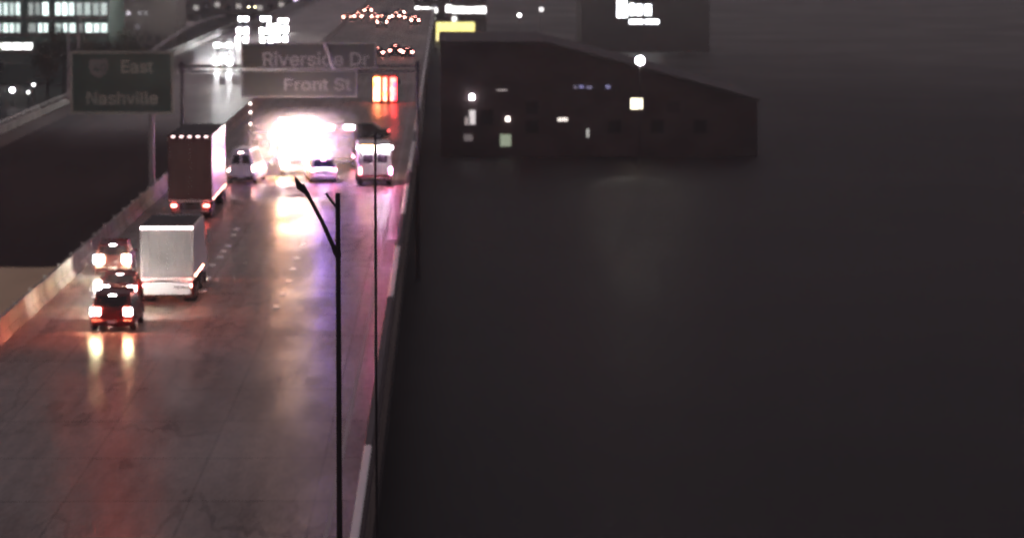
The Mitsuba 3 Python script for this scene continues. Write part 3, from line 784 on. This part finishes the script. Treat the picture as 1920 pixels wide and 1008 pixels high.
for u in range(706, 800, 16):
    pane(t, u, -4, u + 9, 8, (.24, .21, .17))
t = building('low_block', 'long dark low block behind the oncoming headlamps', 334, 542, 1120, 26, 30, 'm_stone')
for u in range(342, 540, 20):
    pane(t, u, 4 + (u % 3) * 3, u + 11, 14 + (u % 3) * 3, (.16, .15, .14) if u % 40 == 2 else None)

# white strip lights and yellow panel on the right
t = building('roadside_shop', 'low shop with a glowing yellow front and white strip signs at the upper right', 778, 912, 830, at_y(0, 4, 830)[2], 25, 'm_facade')
a, b = at_y(818, 42, 830), at_y(890, 77, 830)
for k in range(3):
    z1, z0 = a[2] - (a[2] - b[2]) * k / 3, a[2] - (a[2] - b[2]) * (k + 1) / 3
    t.part('yellow_panel', boxm(a[0], b[0], 829.80, 829.995, z0 + .04, z1 - .0), 'm_lens', emit([(.70, .62, .20), (.80, .68, .20), (.88, .76, .34)][k], .02))
for (u0, u1, v0, v1, k) in ((778, 788, 13, 24, 2.2), (790, 806, 14, 23, 1.7), (808, 820, 15, 24, 1.6), (836, 846, 10, 23, 2.4), (848, 858, 13, 25, 2.2), (860, 872, 13, 25, 1.9), (874, 886, 14, 25, 2.0), (888, 898, 13, 25, 1.5), (899, 911, 13, 25, 2.2), (774, 786, 32, 38, 1.6), (790, 804, 33, 38, .9), (806, 816, 33, 38, .7), (848, 856, 32, 40, 1.2)):
    a, b = at_y(u0, v0, 829.7), at_y(u1, v1, 829.7)
    t.part('sign_lamp', boxm(a[0], b[0], 829.5, 829.7, b[2], a[2], .04), 'm_lens', emit((k, k, k * .97), .01))

# tall dark block with big lit windows, cut by the edge of the picture
t = building('lit_tower', 'dark tower with a cluster of brilliant white windows at the upper right', 1090, 1330, 760, 40, 30, 'm_stone')
for (u0, u1, v0, v1) in ((1156, 1176, -12, 10), (1156, 1177, 11, 34), (1180, 1190, 6, 30), (1192, 1204, 8, 30), (1179, 1206, 36, 46), (1208, 1222, 8, 30), (1209, 1236, 36, 46)):
    pane(t, u0, v0, u1, v1, (2.6, 2.7, 2.8))

# the dark warehouse to the right of the deck, gable towards the road
YW = 400.0
t = Thing('warehouse', 'large black warehouse with a sloping roofline and scattered small lights right of the bridge', 'building')
t.Y = YW
zz = lambda u, v: (at_y(u, v, YW)[0], at_y(u, v, YW)[2])
poly = [(zz(826, 300)[0], LOW), zz(826, 83), zz(1022, 84), zz(1205, 131), zz(1420, 190), (zz(1420, 300)[0], LOW)]
m = trimesh.creation.extrude_polygon(Polygon(poly), 40, engine='earcut')
m.vertices = np.column_stack([m.vertices[:, 0], YW + m.vertices[:, 2], m.vertices[:, 1]])
trimesh.repair.fix_normals(m)
t.part('wall', m, 'm_facade')
edge = [zz(822, 82), zz(1022, 83), zz(1205, 130), zz(1424, 190)]
for i in range(3):
    (x0, z0), (x1, z1) = edge[i], edge[i + 1]
    t.part('eave', hull([(x, y_, z + d) for (x, z) in ((x0, z0), (x1, z1)) for y_ in (YW - .5, YW + 40.5) for d in (.03, .30)]), 'm_roof')
for (u0, u1, v0, v1, c) in ((878, 893, 205, 235, (.30, .27, .27)), (870, 881, 218, 236, (.12, .10, .10)), (936, 960, 250, 276, (.085, .105, .07)), (1044, 1066, 219, 229, (.50, .44, .40)), (1098, 1106, 240, 259, (.20, .19, .18)), (1084, 1096, 158, 167, (.06, .06, .16)), (1074, 1083, 159, 168, (.03, .03, .05)), (1098, 1112, 160, 168, (.05, .05, .10)), (1134, 1146, 158, 168, (.05, .05, .12)), (1181, 1206, 183, 206, (1.5, 1.35, .95)), (930, 952, 166, 172, (.16, .13, .13)), (868, 888, 250, 266, (.03, .025, .025))):
    pane(t, u0, v0, u1, v1, c)
for (u0, u1, v0, v1) in ((985, 1010, 190, 215), (985, 1010, 225, 250), (1140, 1165, 225, 250), (1220, 1245, 225, 250), (900, 925, 205, 235), (1250, 1275, 190, 212), (1300, 1325, 225, 250)):
    pane(t, u0, v0, u1, v1)
for (u, v, r, c) in ((885, 182, .30, (9, 8.5, 8.5)), (952, 223, .26, (2.2, 1.9, 1.7))):
    a = at_y(u, v, YW - .5)
    q = t.part('wall_lamp', tube(a + np.array([0, -.02, -r]), a + np.array([0, -.02, r]), r * 1.0, r * .8, 12), 'm_lens', emit(c, .05))
    t.part('bracket', boxm(a[0] - .05, a[0] + .05, a[1] + .2, YW - .003, a[2] + r + .02, a[2] + r + .10), 'm_dark_steel', under=q)

# lamp posts on the low ground
def lamp_post(label, u, v, hl, rad, group=None, r=.22, w=.05):
    Y = None
    d = FWD + RIGHT * (u - 960) / F - UP * (v - 504) / F
    tt = (LOW + hl - CAMH) / d[2]
    p = EYE + d * tt
    t = Thing('street_lamp', label, 'street lamp', group)
    t.part('pole', tube((p[0], p[1] + .35, LOW), (p[0], p[1] + .35, LOW + hl + .25), .09, .06, 8), 'm_dark_steel')
    t.part('arm', tube((p[0], p[1] + .35, LOW + hl + .2), (p[0], p[1], LOW + hl + .30), .04, n=6), 'm_dark_steel')
    m = trimesh.creation.icosphere(subdivisions=1, radius=r); m.apply_translation(p)
    t.part('lamp', m, 'm_lens', emit(rad, w), smooth=True)
    return p


lamp_post('bright white lamp at the left edge beyond the outer barrier', 23, 169, 2.6, (14, 14, 14.5), r=.36)
lamp_post('small white lamp, upper of the pair right of the bright left edge lamp', 63, 159, 3.0, (4, 3.9, 4), r=.22)
lamp_post('small white lamp, lower of the pair right of the bright left edge lamp', 53, 173, 2.8, (3, 3, 3), r=.20)
lamp_post('white lamp on a post above the dark block, left of the lamp arm', 306, 25, 5, (3, 2.8, 2.6), r=.36)
lamp_post('faint lamp just below the white lamp, left of the lamp arm', 289, 47, 5, (.8, .74, .74), r=.40)
lamp_post('white lamp just right of the yellow shop, left one of two', 913, 67, 5, (10, 9.5, 9), r=.42)
lamp_post('white lamp just right of the yellow shop, right one of two', 937, 70, 5, (9, 9, 8.5), r=.36)
lamp_post('small high lamp between the yellow shop and the tower', 974, 29, 7, (5, 5, 5), r=.40)
lamp_post('dim tall lamp above the warehouse roof with a streak below it', 1015, 18, 6, (.9, .85, .85), r=.60)
lamp_post('brilliant white lamp standing over the warehouse roofline', 1028, 89, 12, (60, 56, 48), r=.42, w=1)
lamp_post('brilliant white lamp at the right end of the warehouse roofline', 1200, 114, 12, (60, 56, 50), r=.5, w=1)

# ------------------------------------------------------------------ trees along the low ground on the left
def tree(label, u, v, Y, h, r):
    p = at_y(u, v, Y)
    t = Thing('tree', label, 'tree', 'dark trees below the left barrier')
    R = np.random.default_rng(int(u * 7 + Y))
    t.part('trunk', path_tube([(p[0], Y, LOW), (p[0] + .2, Y, LOW + h * .35), (p[0] - .1, Y, LOW + h * .7)], [.25, .18, .08]), 'm_bark')
    n = 1500
    clump = R.normal(size=(18, 3)); clump /= np.linalg.norm(clump, axis=1, keepdims=True); clump *= R.uniform(.3, .95, (18, 1))
    cpos = clump[R.integers(0, 18, n)] + R.normal(size=(n, 3)) * .20
    cpos = cpos * np.array([r, r, h * .38]) + np.array([p[0], Y, LOW + h * .66])
    d1 = R.normal(size=(n, 3)); d1 /= np.linalg.norm(d1, axis=1, keepdims=True)
    d2 = np.cross(d1, R.normal(size=(n, 3))); d2 /= np.linalg.norm(d2, axis=1, keepdims=True)
    s = R.uniform(.15, .32, (n, 1))
    v_ = np.stack([cpos - d1 * s, cpos + d2 * s * .5, cpos + d1 * s, cpos - d2 * s * .5], 1).reshape(-1, 3)
    i = np.arange(n)[:, None] * 4
    f = np.vstack([i + [0, 1, 2], i + [0, 2, 3]])
    t.part('crown', trimesh.Trimesh(v_, f, process=False), 'm_leaf')


for k, (u, Y, h, r) in enumerate(((88, 540, 9.5, 3.2), (118, 560, 10.5, 3.6), (160, 575, 9.0, 3.4), (238, 600, 8.5, 3.6), (-20, 560, 8.0, 3.0))):
    tree(['dark leafy tree below the office block beside the small lamps', 'dark leafy tree left of the Nashville sign, in front of the office block', 'dark leafy tree mostly behind the left end of the Nashville sign', 'dark leafy tree behind the Nashville sign, below the plum block', 'dark leafy tree at the far left edge below the office block'][k], u, 120, Y, h, r)
